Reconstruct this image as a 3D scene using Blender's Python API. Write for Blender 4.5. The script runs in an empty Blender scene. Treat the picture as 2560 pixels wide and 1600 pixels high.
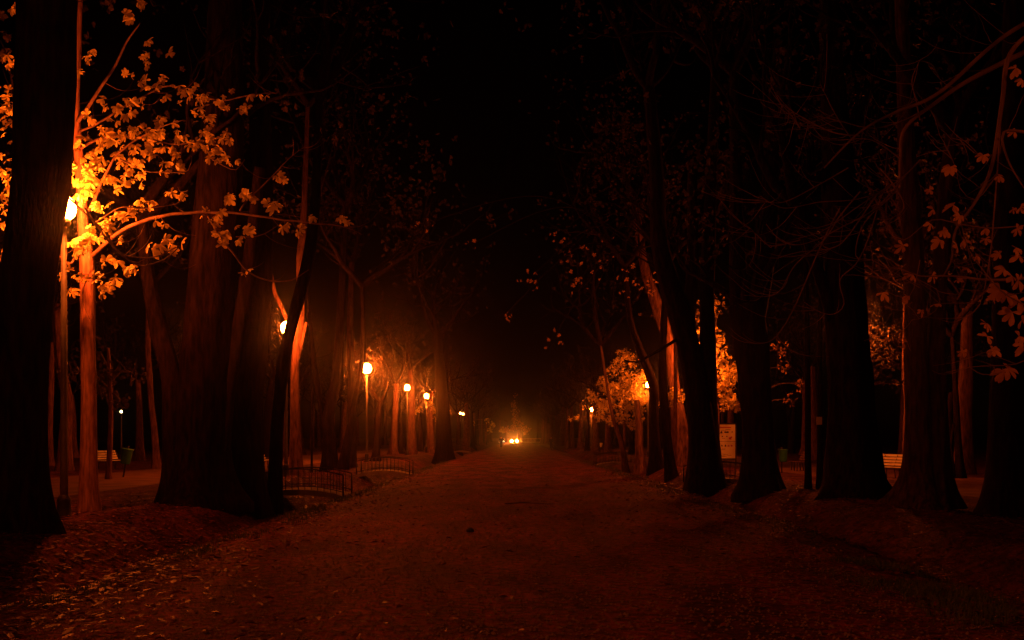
import bpy, math, random
from math import sin, cos, pi, radians, exp, sqrt, atan2
from mathutils import Vector, Matrix, noise

S = bpy.context.scene
C = S.collection
# ------------------------------------------------------------------ camera
F = 2500.0                      # focal length in pixels of the 2560 px wide photograph
VX, VY, CH = 1290.0, 1093.0, 1.6
cd = bpy.data.cameras.new('camera'); cam = bpy.data.objects.new('camera', cd); C.objects.link(cam)
cd.sensor_width = 36.0; cd.lens = F / 2560 * 36
cd.shift_x = -(VX - 1280) / 2560; cd.shift_y = (VY - 800) / 2560
cd.clip_start = 0.1; cd.clip_end = 3000
cam.location = (0, 0, CH); cam.rotation_euler = (pi / 2, 0, 0)
S.camera = cam
S.render.resolution_x = 1024; S.render.resolution_y = 640
# ------------------------------------------------------------------ night sky
w = bpy.data.worlds.new('World'); S.world = w; w.use_nodes = True
nt = w.node_tree
sky = nt.nodes.new('ShaderNodeTexSky'); sky.sky_type = 'NISHITA'; sky.sun_disc = False
sky.sun_elevation = radians(-8); sky.sun_rotation = radians(60)
bg = nt.nodes['Background']; nt.links.new(sky.outputs[0], bg.inputs[0]); bg.inputs[1].default_value = 0.05
# ------------------------------------------------------------------ render
S.view_settings.view_transform = 'Standard'; S.view_settings.look = 'None'
S.view_settings.exposure = 0.0; S.view_settings.gamma = 1.0
cy = S.cycles
cy.max_bounces = 4; cy.diffuse_bounces = 2; cy.glossy_bounces = 1; cy.transmission_bounces = 2
cy.volume_bounces = 0; cy.transparent_max_bounces = 8
cy.use_denoising = True; cy.use_light_tree = True
cy.caustics_reflective = False; cy.caustics_refractive = False
cy.sample_clamp_indirect = 3.0; cy.sample_clamp_direct = 0.0

LAMP_L = 780.0                   # lamp radiance
HAZE = 0.0005
R0 = random.Random(7)

# ------------------------------------------------------------------ materials
def mat(name, col, rough=0.8, col2=None, scale=5.0, stretch=(1, 1, 1), bump=0.0, bscale=None, spec=0.3,
        transl=0.0, detail=5, lo=0.35, hi=0.65, metal=0.0, bdist=0.02, patch=0):
    m = bpy.data.materials.new(name); m.use_nodes = True
    n = m.node_tree; N = n.nodes; L = n.links
    b = N['Principled BSDF']
    b.inputs['Base Color'].default_value = (*col, 1); b.inputs['Roughness'].default_value = rough
    b.inputs['Specular IOR Level'].default_value = spec; b.inputs['Metallic'].default_value = metal
    tc = N.new('ShaderNodeTexCoord'); mp = N.new('ShaderNodeMapping'); mp.inputs['Scale'].default_value = stretch
    L.new(tc.outputs['Object'], mp.inputs[0])
    colout = None
    if col2:
        t = N.new('ShaderNodeTexNoise'); t.inputs['Scale'].default_value = scale; t.inputs['Detail'].default_value = detail
        r = N.new('ShaderNodeValToRGB'); r.color_ramp.elements[0].position = lo; r.color_ramp.elements[1].position = hi
        r.color_ramp.elements[0].color = (*col, 1); r.color_ramp.elements[1].color = (*col2, 1)
        L.new(mp.outputs[0], t.inputs[0]); L.new(t.outputs[0], r.inputs[0]); L.new(r.outputs[0], b.inputs['Base Color'])
        colout = r.outputs[0]
        if patch:                       # damp and worn patches
            t3 = N.new('ShaderNodeTexNoise'); t3.inputs['Scale'].default_value = patch; t3.inputs['Detail'].default_value = 4
            mp3 = N.new('ShaderNodeMapping'); mp3.inputs['Scale'].default_value = (1.6, .5, 1); L.new(tc.outputs['Object'], mp3.inputs[0])
            r3 = N.new('ShaderNodeValToRGB'); r3.color_ramp.elements[0].position = .38; r3.color_ramp.elements[1].position = .62
            r3.color_ramp.elements[0].color = (.45, .42, .42, 1); r3.color_ramp.elements[1].color = (1.15, 1.15, 1.15, 1)
            mm = N.new('ShaderNodeMix'); mm.data_type = 'RGBA'; mm.blend_type = 'MULTIPLY'; mm.inputs[0].default_value = 1
            L.new(mp3.outputs[0], t3.inputs[0]); L.new(t3.outputs[0], r3.inputs[0]); L.new(colout, mm.inputs[6]); L.new(r3.outputs[0], mm.inputs[7])
            L.new(mm.outputs[2], b.inputs['Base Color']); colout = mm.outputs[2]
    if bump:
        t2 = N.new('ShaderNodeTexNoise'); t2.inputs['Scale'].default_value = bscale or scale * 2; t2.inputs['Detail'].default_value = 6
        bp = N.new('ShaderNodeBump'); bp.inputs['Strength'].default_value = bump; bp.inputs['Distance'].default_value = bdist
        L.new(mp.outputs[0], t2.inputs[0]); L.new(t2.outputs[0], bp.inputs['Height']); L.new(bp.outputs[0], b.inputs['Normal'])
    if transl:
        tr = N.new('ShaderNodeBsdfTranslucent'); mx = N.new('ShaderNodeMixShader'); mx.inputs[0].default_value = transl
        tr.inputs[0].default_value = (*col, 1)
        if colout: L.new(colout, tr.inputs[0])
        L.new(b.outputs[0], mx.inputs[1]); L.new(tr.outputs[0], mx.inputs[2]); L.new(mx.outputs[0], N['Material Output'].inputs[0])
    return m

def emit(name, col, strength):
    m = bpy.data.materials.new(name); m.use_nodes = True
    N = m.node_tree.nodes; N.remove(N['Principled BSDF'])
    e = N.new('ShaderNodeEmission'); e.inputs[0].default_value = (*col, 1); e.inputs[1].default_value = strength
    m.node_tree.links.new(e.outputs[0], N['Material Output'].inputs[0]); return m

SOD = (1.0, 0.135, 0.012)
M = dict(
    bark_old_shaded=mat('old bark darkened to silhouette', (.006, .0035, .003), .9, (.022, .011, .009), 3.0, (4, 4, .8), 1.0, 6, .03, bdist=.03),  # near-black of backlit trunks is put into the bark colour
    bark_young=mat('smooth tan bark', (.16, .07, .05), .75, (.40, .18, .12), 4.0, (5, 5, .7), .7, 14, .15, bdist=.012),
    bark_branch=mat('branch bark', (.07, .035, .025), .8, (.17, .085, .055), 6.0),
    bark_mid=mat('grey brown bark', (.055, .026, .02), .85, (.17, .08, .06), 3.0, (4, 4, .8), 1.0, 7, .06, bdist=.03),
    bark_shaded=mat('shaded brown bark', (.018, .009, .007), .9, (.065, .032, .024), 3.0, (4, 4, .8), 1.0, 7, .05, bdist=.03),  # darker copy of the grey brown bark, shade put into the colour
    twig=mat('twig bark', (.10, .06, .04), .8, (.22, .14, .09), 3.0),
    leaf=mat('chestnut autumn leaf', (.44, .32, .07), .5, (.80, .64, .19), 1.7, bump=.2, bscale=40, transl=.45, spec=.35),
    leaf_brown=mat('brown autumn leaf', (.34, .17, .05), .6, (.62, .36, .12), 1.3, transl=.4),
    leaf_shaded=mat('shaded leaf', (.025, .015, .008), .7, (.06, .033, .012), 1.1, transl=.3),  # leaf colour darkened to stand in for unlit canopy and dim trees
    leaf_ground=mat('fallen leaf', (.07, .014, .015), .55, (.32, .075, .075), 9.0, (1, 1, 1), spec=.4, lo=.42, hi=.8),
    path=mat('gravel path', (.055, .009, .016), .85, (.27, .044, .07), 11.0, (1, 1, 1), 1.0, 38, .15, detail=10, patch=.8, lo=.38, hi=.66, bdist=.03),
    side=mat('sandy side path', (.10, .042, .028), .9, (.17, .075, .05), 1.2, (1, 1, 1), .6, 20, .2),
    ground=mat('leaf litter soil', (.035, .009, .011), .9, (.15, .035, .04), 7.0, (1, 1, 1), 1.0, 22, .1, detail=9, patch=.9, bdist=.05),
    grass=mat('night grass', (.05, .075, .02), .6, (.10, .13, .035), 3.0, transl=.3),
    metal=mat('dark painted iron', (.02, .018, .016), .55, (.045, .034, .028), 14, bump=.3, bscale=60, spec=.2),
    pole=mat('worn lamp pole paint', (.10, .09, .075), .5, (.19, .16, .13), 5, (3, 3, .6), .2, 30, .4),
    stone=mat('bridge stone', (.16, .12, .10), .85, (.26, .2, .16), 4, bump=.6, bscale=20),
    bench=mat('pale bench slat', (.66, .60, .46), .5, (.85, .80, .64), 2.5, (1, 6, 6), .2, 20, .4),
    bin=mat('green litter bin', (.02, .12, .03), .5, (.035, .2, .045), 3, spec=.4),
    board=mat('notice board sheet', (.70, .62, .42), .5, (.80, .72, .52), 2.5, spec=.3),
    ink=mat('dark print', (.05, .03, .025), .7), redink=mat('red print', (.45, .05, .03), .6),
    paper=mat('paper note', (.6, .5, .42), .8),
    coat=mat('dark coat cloth', (.02, .018, .02), .9, (.04, .035, .035), 9), jeans=mat('dark trouser cloth', (.03, .03, .045), .9),
    skin=mat('skin', (.45, .26, .18), .6), hair=mat('dark hair', (.03, .02, .015), .6), boot=mat('black shoe leather', (.015, .015, .015), .4),
    car=mat('dark car paint', (.04, .04, .05), .25, spec=.6), car_pale=mat('pale car paint', (.5, .5, .52), .3, spec=.6),
    glass=mat('car glass', (.01, .012, .015), .08, spec=.8), tyre=mat('tyre rubber', (.015, .015, .015), .8), rim=mat('wheel rim', (.4, .4, .4), .3, metal=.8),
    wall=mat('pale low wall', (.4, .35, .28), .8, (.5, .44, .36), 2), roof=mat('roof tiles', (.16, .08, .06), .8),
    rock=mat('dark pebble', (.03, .025, .022), .8, bump=.5, bscale=30),
    lamp=emit('lamp glow', SOD, LAMP_L), lampfar=emit('far lamp glow', (1.0, .2, .03), LAMP_L * .2),
    lampbright=emit('bright lamp glow', SOD, LAMP_L * 1.5),
    lampmid=emit('clear lamp glow', SOD, LAMP_L * 1.35),
    lampdim=emit('dim lamp glow', SOD, LAMP_L * .62),
    lampwhite=emit('white lamp glow', (1.0, .8, .4), 12),
    head=emit('headlight glow', (1.0, .2, .02), 1100), headwhite=emit('small headlight glow', (.8, 1.0, .7), 20),
    window=emit('lit window', (1.0, .4, .1), .25),
)

# ------------------------------------------------------------------ helpers
def P(px, py, Y): return Vector(((px - VX) / F * Y, Y, CH + (VY - py) / F * Y))
def smooth(a, b, t):
    t = max(0, min(1, (t - a) / (b - a))); return t * t * (3 - 2 * t)
def zg(x, y):
    d = abs(x)
    z = 0.05 * (1 - min(d / 4.4, 1) ** 2)
    c = 5.75 if x < 0 else 6.1
    wob = 0.18 * noise.noise(Vector((y * .12, 3.3, 1 if x < 0 else 9)))
    z -= 0.46 * exp(-((d - c - wob) / .72) ** 2)
    z += 0.14 * exp(-((d - c - 1.9) / 1.1) ** 2)
    a = smooth(4.2, 5.0, d) * (1 - smooth(10.5, 12, d))
    if a > 0: z += a * (0.09 * noise.noise(Vector((x * .7, y * .7, 0))) + 0.03 * noise.noise(Vector((x * 3, y * 3, 5))))
    if d < 5: z += 0.035 * noise.noise(Vector((x * .25, y * .13, 2)))
    return z

class MB:
    def __init__(s): s.v = []; s.f = []; s.mi = []
    def add(s, vs, fs, mi=0):
        o = len(s.v); s.v += [tuple(v) for v in vs]; s.f += [tuple(i + o for i in f) for f in fs]; s.mi += [mi] * len(fs)
    def box(s, c, size, rz=0, mi=0, taper=1.0):
        x, y, z = [k / 2 for k in size]; c = Vector(c); m = Matrix.Rotation(rz, 3, 'Z')
        vs = []
        for sz in (-1, 1):
            t = taper if sz > 0 else 1
            for sx, sy in ((-1, -1), (1, -1), (1, 1), (-1, 1)): vs.append(c + m @ Vector((sx * x * t, sy * y * t, sz * z)))
        s.add(vs, [(3, 2, 1, 0), (4, 5, 6, 7), (0, 1, 5, 4), (1, 2, 6, 5), (2, 3, 7, 6), (3, 0, 4, 7)], mi)
    def bar(s, a, b, r, n=8, r2=None): s.tube([Vector(a), Vector(b)], [r, r if r2 is None else r2], n)
    def tube(s, pts, rad, n=8, fn=None, cap=True):
        vs = []; fs = []; prev = None
        k = len(pts)
        for i, p in enumerate(pts):
            d = (pts[min(i + 1, k - 1)] - pts[max(i - 1, 0)]).normalized()
            if prev is None:
                ref = Vector((1, 0, 0)) if abs(d.x) < .8 else Vector((0, 1, 0))
                u = (ref - d * ref.dot(d)).normalized()
            else:
                u = (prev - d * prev.dot(d)).normalized()
            prev = u; v = d.cross(u)
            for j in range(n):
                a = 2 * pi * j / n
                r = rad[i] * (fn(a, p) if fn else 1)
                vs.append(p + (u * cos(a) + v * sin(a)) * r)
        for i in range(k - 1):
            for j in range(n):
                a = i * n + j; b = i * n + (j + 1) % n
                fs.append((a, b, b + n, a + n))
        if cap:
            fs.append(tuple(range(n - 1, -1, -1))); fs.append(tuple(range((k - 1) * n, k * n)))
        s.add(vs, fs)
    def lathe(s, prof, c=(0, 0, 0), n=20):
        c = Vector(c); vs = []; fs = []
        for r, z in prof:
            for j in range(n): vs.append(c + Vector((r * cos(2 * pi * j / n), r * sin(2 * pi * j / n), z)))
        for i in range(len(prof) - 1):
            for j in range(n):
                a = i * n + j; b = i * n + (j + 1) % n; fs.append((a, b, b + n, a + n))
        fs.append(tuple(range(n - 1, -1, -1))); fs.append(tuple(range((len(prof) - 1) * n, len(prof) * n)))
        s.add(vs, fs)
    def mesh(s, name, m, off=(0, 0, 0), sm=True):
        me = bpy.data.meshes.new(name); ox, oy, oz = off
        me.from_pydata([(a - ox, b - oy, c - oz) for a, b, c in s.v], [], s.f)
        ms = m if isinstance(m, (list, tuple)) else [m]
        for k in ms: me.materials.append(k)
        if len(ms) > 1: me.polygons.foreach_set('material_index', s.mi)
        if sm: me.polygons.foreach_set('use_smooth', [True] * len(me.polygons))
        me.update(); return me
    def build(s, name, m, parent=None, off=None, sm=True):
        if off is None: off = parent['_o'] if parent is not None and '_o' in parent else (0, 0, 0)
        return link(name, s.mesh(name, m, off, sm), parent)

def link(name, me, parent=None, loc=(0, 0, 0)):
    o = bpy.data.objects.new(name, me); C.objects.link(o); o.parent = parent; o.location = loc; return o
def tag(o, label=None, cat=None, group=None, kind=None):
    if label: o['label'] = label
    if cat: o['category'] = cat
    if group: o['group'] = group
    if kind: o['kind'] = kind
    return o
def thing(name, label, cat, loc=(0, 0, 0), rz=0, group=None, absolute=False):
    o = bpy.data.objects.new(name, None); C.objects.link(o); o.location = loc; o.rotation_euler = (0, 0, rz)
    o.empty_display_size = .2
    tag(o, label, cat, group)
    if absolute: o['_o'] = tuple(loc)
    return o
def kids(o): return [c for c in C.objects if c.parent == o]
def dup(o, loc, rz=0, label=None, sc=1.0, group=None):
    r = o.copy(); C.objects.link(r); r.location = loc; r.rotation_euler = (0, 0, rz); r.scale = (sc, sc, sc)
    if label: r['label'] = label
    if group: r['group'] = group
    for ch in kids(o):
        c = ch.copy(); C.objects.link(c); c.parent = r
        for g in kids(ch):
            d = g.copy(); C.objects.link(d); d.parent = c
    return r
def catmull(pts, rad, step):
    out = []; ro = []
    n = len(pts)
    for i in range(n - 1):
        p0 = pts[max(i - 1, 0)]; p1 = pts[i]; p2 = pts[i + 1]; p3 = pts[min(i + 2, n - 1)]
        k = max(1, int((p2 - p1).length / step))
        for j in range(k):
            t = j / k
            out.append(.5 * ((2 * p1) + (p2 - p0) * t + (2 * p0 - 5 * p1 + 4 * p2 - p3) * t * t + (3 * p1 - p0 - 3 * p2 + p3) * t ** 3))
            ro.append(rad[i] + (rad[i + 1] - rad[i]) * t)
    out.append(pts[-1]); ro.append(rad[-1])
    return out, ro

# ------------------------------------------------------------------ leaves
PROF = [(0, .02), (.3, .12), (.62, .2), (.84, .17), (1.0, .0)]
def palmate(mb, c, ax, nrm, size, rng, far=False):
    ax = ax.normalized(); nrm = (nrm - ax * nrm.dot(ax))
    if nrm.length < 1e-3: nrm = Vector((0, 0, 1))
    nrm.normalize(); sd = ax.cross(nrm)
    n = rng.choice((5, 5, 6, 7)) if not far else 5
    droop = rng.uniform(.1, .7)
    for i in range(n):
        t = i / (n - 1) * 2 - 1
        a = t * radians(rng.uniform(95, 125))
        L = size * .5 * (1 - .38 * abs(t)) * rng.uniform(.85, 1.1)
        d = (ax * cos(a) + sd * sin(a) - nrm * droop * rng.uniform(.4, 1.2)).normalized()
        if rng.random() < .06: continue
        n2 = (nrm - d * nrm.dot(d)).normalized(); s2 = d.cross(n2)
        tw = rng.uniform(-.5, .5); s2 = (s2 * cos(tw) + n2 * sin(tw))
        n2 = s2.cross(d)
        if far:
            wd = L * .3
            mb.add([c, c + d * L * .65 + s2 * wd, c + d * L, c + d * L * .65 - s2 * wd], [(0, 1, 2, 3)]); continue
        vs = []; fs = []; cu = rng.uniform(.1, .5)
        for k, (t2, ww) in enumerate(PROF):
            m = c + d * L * t2 - nrm * L * cu * t2 * t2 * .5
            wd = ww * L * 1.15
            vs += [m - s2 * wd + n2 * wd * .35, m, m + s2 * wd + n2 * wd * .35]
        for k in range(len(PROF) - 1):
            o = k * 3; fs += [(o, o + 1, o + 4, o + 3), (o + 1, o + 2, o + 5, o + 4)]
        mb.add(vs, fs)

def rdir(rng, z=0.0):
    while True:
        v = Vector((rng.uniform(-1, 1), rng.uniform(-1, 1), rng.uniform(-1, 1)))
        if .1 < v.length < 1: return (v.normalized() + Vector((0, 0, z))).normalized()

def branch(mb, p, d, L, r, rng, depth, tips, up=.15, n=6, kids_=(3, 4)):
    k = 6; pts = [p.copy()]; dd = d.normalized()
    for i in range(k):
        dd = (dd + rdir(rng) * .28 + Vector((0, 0, up))).normalized(); pts.append(pts[-1] + dd * L / k)
    mb.tube(pts, [r * (1 - .75 * i / k) for i in range(k + 1)], max(3, n - 0), cap=False)
    if depth == 0:
        tips.append((pts[-1], dd)); tips.append((pts[k // 2], dd)); return
    for q in range(rng.randint(*kids_)):
        i = rng.randint(k // 3, k); side = (dd + rdir(rng) * 1.1).normalized()
        branch(mb, pts[i], side, L * rng.uniform(.5, .75), r * .4, rng, depth - 1, tips, up, max(3, n - 1), kids_)
    branch(mb, pts[-1], dd, L * .6, r * .27, rng, depth - 1, tips, up, max(3, n - 1), kids_)

def crown_variant(seed, L=3.6, limbs=4, leaves=5, size=.3, up=.12, r=.15, spread=.9):
    rng = random.Random(seed); mb = MB(); tips = []
    for i in range(limbs):
        a = 2 * pi * (i + rng.random() * .5) / limbs
        branch(mb, Vector((0, 0, -.25)), Vector((cos(a) * spread, sin(a) * spread, rng.uniform(.8, 1.4))), L * rng.uniform(.8, 1.2), r, rng, 2, tips, up)
    lf = MB()
    for p, d in tips:
        for q in range(rng.randint(0, leaves)):
            c = p + rdir(rng) * rng.uniform(.05, .45)
            palmate(lf, c, rdir(rng, -.3), rdir(rng, .8), size * rng.uniform(.7, 1.2), rng, far=True)
    return mb, lf

CR = []
for s in range(4):
    a, b = crown_variant(100 + s)
    CR.append((a.mesh('branches', M['bark_old_shaded']), b.mesh('crown', M['leaf_shaded'])))

# ------------------------------------------------------------------ trunks
def trunk_mb(pts, rad, base_z, rng, seg=26, flare=.55, amp=.07, step=.14, fh=.45):
    pts, rad = catmull(pts, rad, step)
    ph = [rng.uniform(0, 6.28) for _ in range(4)]; k1 = rng.choice((3, 4, 5)); sd = rng.uniform(0, 50)
    def fn(a, p):
        h = max(0, p.z - base_z)
        g = 1 + amp * sin(k1 * a + ph[0] + p.z * .25) + amp * .5 * sin((k1 + 4) * a + ph[1])
        q = Vector((cos(a) * 2.6 + sd, sin(a) * 2.6, p.z * .7))
        g += amp * 1.1 * noise.noise(q) + amp * .9 * abs(noise.noise(Vector((cos(a) * 7 + sd, sin(a) * 7, p.z * 1.3))))
        fl = flare * exp(-h / fh) * (.4 + 1.1 * max(0, sin(k1 * a + ph[2])) ** 1.5 + .5 * max(0, sin((k1 + 2) * a + ph[3])) ** 2) + flare * .25 * exp(-h / 1.3)
        return g + fl
    mb = MB(); mb.tube(pts, rad, seg, fn); return mb

def tree(label, pl, bark='bark_old_shaded', crown=None, group=None, extra=(), flare=.55, amp=.07, seed=0, by=None, name='old_tree',
         cat='tree', seg=26, csc=1.0, limbs=None):
    """pl = [(px,py,width px), ...] from the base upward, at the distance where the base meets the ground."""
    rng = random.Random(hash(label) % 1000 if False else sum(map(ord, label)) + seed)
    px, py, wd = pl[0]
    Y = by if by else 4000 / (py - VY)
    b = P(px, py, Y); gz = zg(b.x, Y); loc = (b.x, Y, gz)
    t = thing(name, label, cat, loc, 0, group, True)
    pts = [Vector((b.x, Y, gz - .25))]; rad = [wd / 2 / F * Y]
    for q in pl[1:]:
        dy = q[3] if len(q) > 3 else 0
        p = P(q[0], q[1], Y + dy); pts.append(p); rad.append(q[2] / 2 / F * (Y + dy))
    mb = trunk_mb(pts, rad, gz, rng, seg, flare, amp)
    for e in extra:
        ep = [P(q[0], q[1], Y + (q[3] if len(q) > 3 else 0)) for q in e]; er = [q[2] / 2 / F * Y for q in e]
        if er[0] * 2 > .1:
            m2 = trunk_mb(ep, er, -99 if e[0][1] < py - 25 else gz, rng, 18, flare if e[0][1] > py - 25 else 0, amp)
        else:
            m2 = MB(); a, r = catmull(ep, er, .2); m2.tube(a, r, 8)
        mb.add(m2.v, m2.f)
    mb.build('trunk', M[bark], t)
    tops = [(pts[-1], rad[-1])] + [(P(e[-1][0], e[-1][1], Y), e[-1][2] / 2 / F * Y) for e in extra if e[-1][2] > 14 and e[-1][1] < 700]
    if crown is not None:
        for i, (tp, tr) in enumerate(tops[:2]):
            br, lf = CR[(crown + i) % 4]
            for nm, me in (('branches', br), ('crown', lf)):
                o = link(nm, me, t, tuple(tp - Vector(loc))); k = csc
                o.scale = (k, k, k); o.rotation_euler = (0, 0, rng.uniform(0, 6))
    return t

# ================================================================== ground
def axis(parts):
    out = []
    for a, b, s in parts:
        n = max(1, round((b - a) / s)); out += [a + (b - a) * i / n for i in range(n)]
    out.append(parts[-1][1]); return out
def sheet(xs, ys, fz):
    mb = MB(); n = len(xs)
    vs = [(x, y, fz(x, y)) for y in ys for x in xs]
    fs = [(j * n + i, j * n + i + 1, (j + 1) * n + i + 1, (j + 1) * n + i) for j in range(len(ys) - 1) for i in range(n - 1)]
    mb.add(vs, fs); return mb
gx = axis([(-900, -60, 120), (-60, -12, 4), (-12, -9, .5), (-9, -4, .14), (-4, 4, .5), (4, 9.5, .14), (9.5, 12, .5), (12, 60, 4), (60, 900, 120)])
gy = axis([(-60, -4, 4), (-4, 5, .6), (5, 34, .16), (34, 70, .5), (70, 200, 3), (200, 500, 20), (500, 1500, 200)])
g = sheet(gx, gy, lambda x, y: zg(x, y) - .035 * (1 - smooth(3.6, 3.95, abs(x))) - (.02 if 13.2 < abs(x) < 17.3 else 0))
tag(g.build('ground', M['ground']), kind='structure')
pxs = [i / 24 * 2 - 1 for i in range(25)]; pys = axis([(-40, 5, 1), (5, 34, .2), (34, 70, .6), (70, 330, 3)])
def pathpt(t, y):
    s = -1 if t < 0 else 1
    hw = 4.3 + .16 * noise.noise(Vector((y * .5, s * 4, 0))) + .1 * noise.noise(Vector((y * 2.1, s * 7, 0))); return t * hw
mb = MB(); n = len(pxs)
mb.add([(pathpt(t, y), y, zg(pathpt(t, y), y) + .006) for y in pys for t in pxs],
       [(j * n + i, j * n + i + 1, (j + 1) * n + i + 1, (j + 1) * n + i) for j in range(len(pys) - 1) for i in range(n - 1)])
tag(mb.build('path', M['path']), kind='structure')
for s in (-1, 1):
    mb = sheet(axis([(s * 15.2 - 3, s * 15.2 + 3, 1)]), axis([(-40, 330, 5)]), lambda x, y: .008)
    tag(mb.build('side_path', M['side']), kind='structure')

# fallen leaves (litter) ------------------------------------------------
rng = random.Random(5); lf = MB()
def litter(x, y, size):
    z = zg(x, y) + .012 + rng.random() * .012
    a = rng.uniform(0, 6.28); t1 = rng.uniform(-.45, .45); t2 = rng.uniform(-.35, .35)
    d = Vector((cos(a), sin(a), t1 * .5)); s = Vector((-sin(a), cos(a), t2 * .5))
    c = Vector((x, y, z + size * .08)); L = size; W = size * rng.uniform(.28, .5); cu = rng.uniform(-.1, .35)
    lf.add([c - d * L * .5, c - d * L * .1 + s * W * .5 + Vector((0, 0, cu * W)), c + d * L * .25 + s * W * .4 + Vector((0, 0, cu * W)), c + d * L * .5,
            c + d * L * .25 - s * W * .4 + Vector((0, 0, cu * W * .6)), c - d * L * .1 - s * W * .5 + Vector((0, 0, cu * W)), c],
           [(0, 6, 1), (1, 6, 2), (2, 6, 3), (3, 6, 4), (4, 6, 5), (5, 6, 0)])
for i in range(34000):
    y = 6.5 + 40 * rng.random() ** 1.7
    side = -1 if rng.random() < .52 else 1
    r = rng.random()
    if r < .6: x = side * rng.gauss(6.1, 1.0)
    elif r < .8: x = side * rng.uniform(7, 11)
    else: x = side * rng.gauss(4.2, .9)
    if abs(x) > y * .6 + 1.5: continue
    litter(x, y, rng.uniform(.04, .14))
for i in range(2600):
    y = 6.5 + 45 * rng.random() ** 1.6; x = rng.uniform(-4.5, 4.5)
    if abs(x) > y * .6 + 1: continue
    litter(x, y, rng.uniform(.03, .12) * (1.25 if rng.random() < .06 else 1))
tag(lf.build('fallen_leaves', M['leaf_ground'], sm=False), 'scattered brown fallen leaves covering path and ditch banks', 'fallen leaves', kind='stuff')
# grit and small stones on the path
gr = MB()
for i in range(16000):
    y = 7 + 22 * rng.random() ** 1.5; x = rng.uniform(-4.2, 4.2); s = rng.uniform(.006, .02)
    if abs(x) > y * .6 + .5: continue
    z = zg(x, y) + .008
    gr.add([(x - s, y, z), (x, y - s, z), (x + s, y, z), (x, y + s, z), (x + s * .2, y, z + s * rng.uniform(.6, 1.3))], [(0, 1, 4), (1, 2, 4), (2, 3, 4), (3, 0, 4)])
tag(gr.build('gravel', M['stone'], sm=False), 'small loose stones on the wide path', 'gravel', kind='stuff')
# grass tufts
gs = MB()
def blade(x, y, h):
    z = zg(x, y) - .01; a = rng.uniform(0, 6.28); l = rng.uniform(.1, .7) * h; wdt = .006
    dx, dy = cos(a), sin(a)
    gs.add([(x - dy * wdt, y + dx * wdt, z), (x + dy * wdt, y - dx * wdt, z), (x + dx * l * .4 + dy * wdt * .7, y + dy * l * .4 - dx * wdt * .7, z + h * .6),
            (x + dx * l * .4 - dy * wdt * .7, y + dy * l * .4 + dx * wdt * .7, z + h * .6), (x + dx * l, y + dy * l, z + h)], [(0, 1, 2, 3), (3, 2, 4)])
for i in range(15000):
    q = rng.random()
    if q < .4: x, y = rng.gauss(4.35, .35), rng.uniform(8.2, 13)
    elif q < .65: x, y = rng.gauss(-4.5, .25), rng.uniform(9, 30)
    else: x, y = rng.choice((-1, 1)) * rng.gauss(4.7, .3), rng.uniform(14, 65)
    if noise.noise(Vector((x * .8, y * .6, 3))) < -.05: continue
    blade(x, y, rng.uniform(.03, .09) * (1 + y / 50))
tag(gs.build('grass', M['grass'], sm=False), 'short green grass along the path edges', 'grass', kind='stuff')

# ================================================================== lamp posts
def make_lamp(name, label, H=6.0, glow='lamp', gr_=.215, group='globe lamps along the avenue'):
    t = thing(name, label, 'street lamp', group=group)
    p = MB(); p.lathe([(.075, .5), (.07, 1.2), (.06, 3), (.05, H - .34)], n=14); p.build('pole', M['pole'], t)
    b = MB(); b.lathe([(.17, -.2), (.17, .06), (.14, .1), (.12, .42), (.13, .45), (.10, .52), (.076, .55)], n=14); b.build('base', M['metal'], t)
    c = MB(); c.lathe([(.052, H - .36), (.10, H - .34), (.13, H - .28), (.11, H - .21), (.06, H - .2)], n=14); c.build('collar', M['metal'], t)
    gl = MB(); pr = [(max(.02, gr_ * sin(pi * i / 12) * (1 + .06 * cos(pi * i / 12))), H - gr_ * 1.12 * cos(pi * i / 12)) for i in range(13)]
    gl.lathe(pr, n=14); gl.build('globe', M[glow], t)
    return t
L0 = make_lamp('street_lamp', 'x')
def lamp(px, py, Y, label, H=None, src=L0, first=[True]):
    p = P(px, py, Y)
    if first[0]: o = src; o.location = (p.x, p.y, p.z - 6.0); o['label'] = label; first[0] = False; return o
    return dup(src, (p.x, p.y, p.z - 6.0), 0, label)
lamp(160, 520, 19, 'nearest lit globe lamp, half hidden behind the huge dark trunk at far left')
lamp(715, 819, 40, 'lit lamp against the pale lit trunk, second of the left lamp row')
l3 = make_lamp('street_lamp', 'bright lamp standing clear of branches, third of the left lamp row', glow='lampbright', gr_=.29); p = P(917, 921, 64); l3.location = (p.x, p.y, p.z - 6.0)
l4 = make_lamp('street_lamp', 'x', glow='lampmid', gr_=.235)
def lampb(px, py, Y, label, first=[1]):
    p = P(px, py, Y)
    if first: first.clear(); l4.location = (p.x, p.y, p.z - 6.0); l4['label'] = label; return l4
    return dup(l4, (p.x, p.y, p.z - 6.0), 0, label)
lampb(1018, 969, 89, 'fourth lit lamp of the left row, right of the brightest one')
lampb(1066, 990, 107, 'fifth lit lamp of the left row, above the wide far trunks')
lamp(1751, 893, 49.5, 'lit lamp seen through the forked black trunk, above the notice board')
lamp(1621, 962, 82, 'lit lamp in glowing foliage, half behind a leaning trunk on the right')
lamp(1478, 1024, 120, 'lit lamp at the left tip of the glowing foliage on the right')
lf_ = make_lamp('street_lamp', 'far lit lamp left of the avenue end, beside a lit trunk', glow='lampfar', gr_=.17, group='distant lamps at the end of the avenue')
p = P(1151, 1033, 182); lf_.location = (p.x, p.y, p.z - 6)
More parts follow.
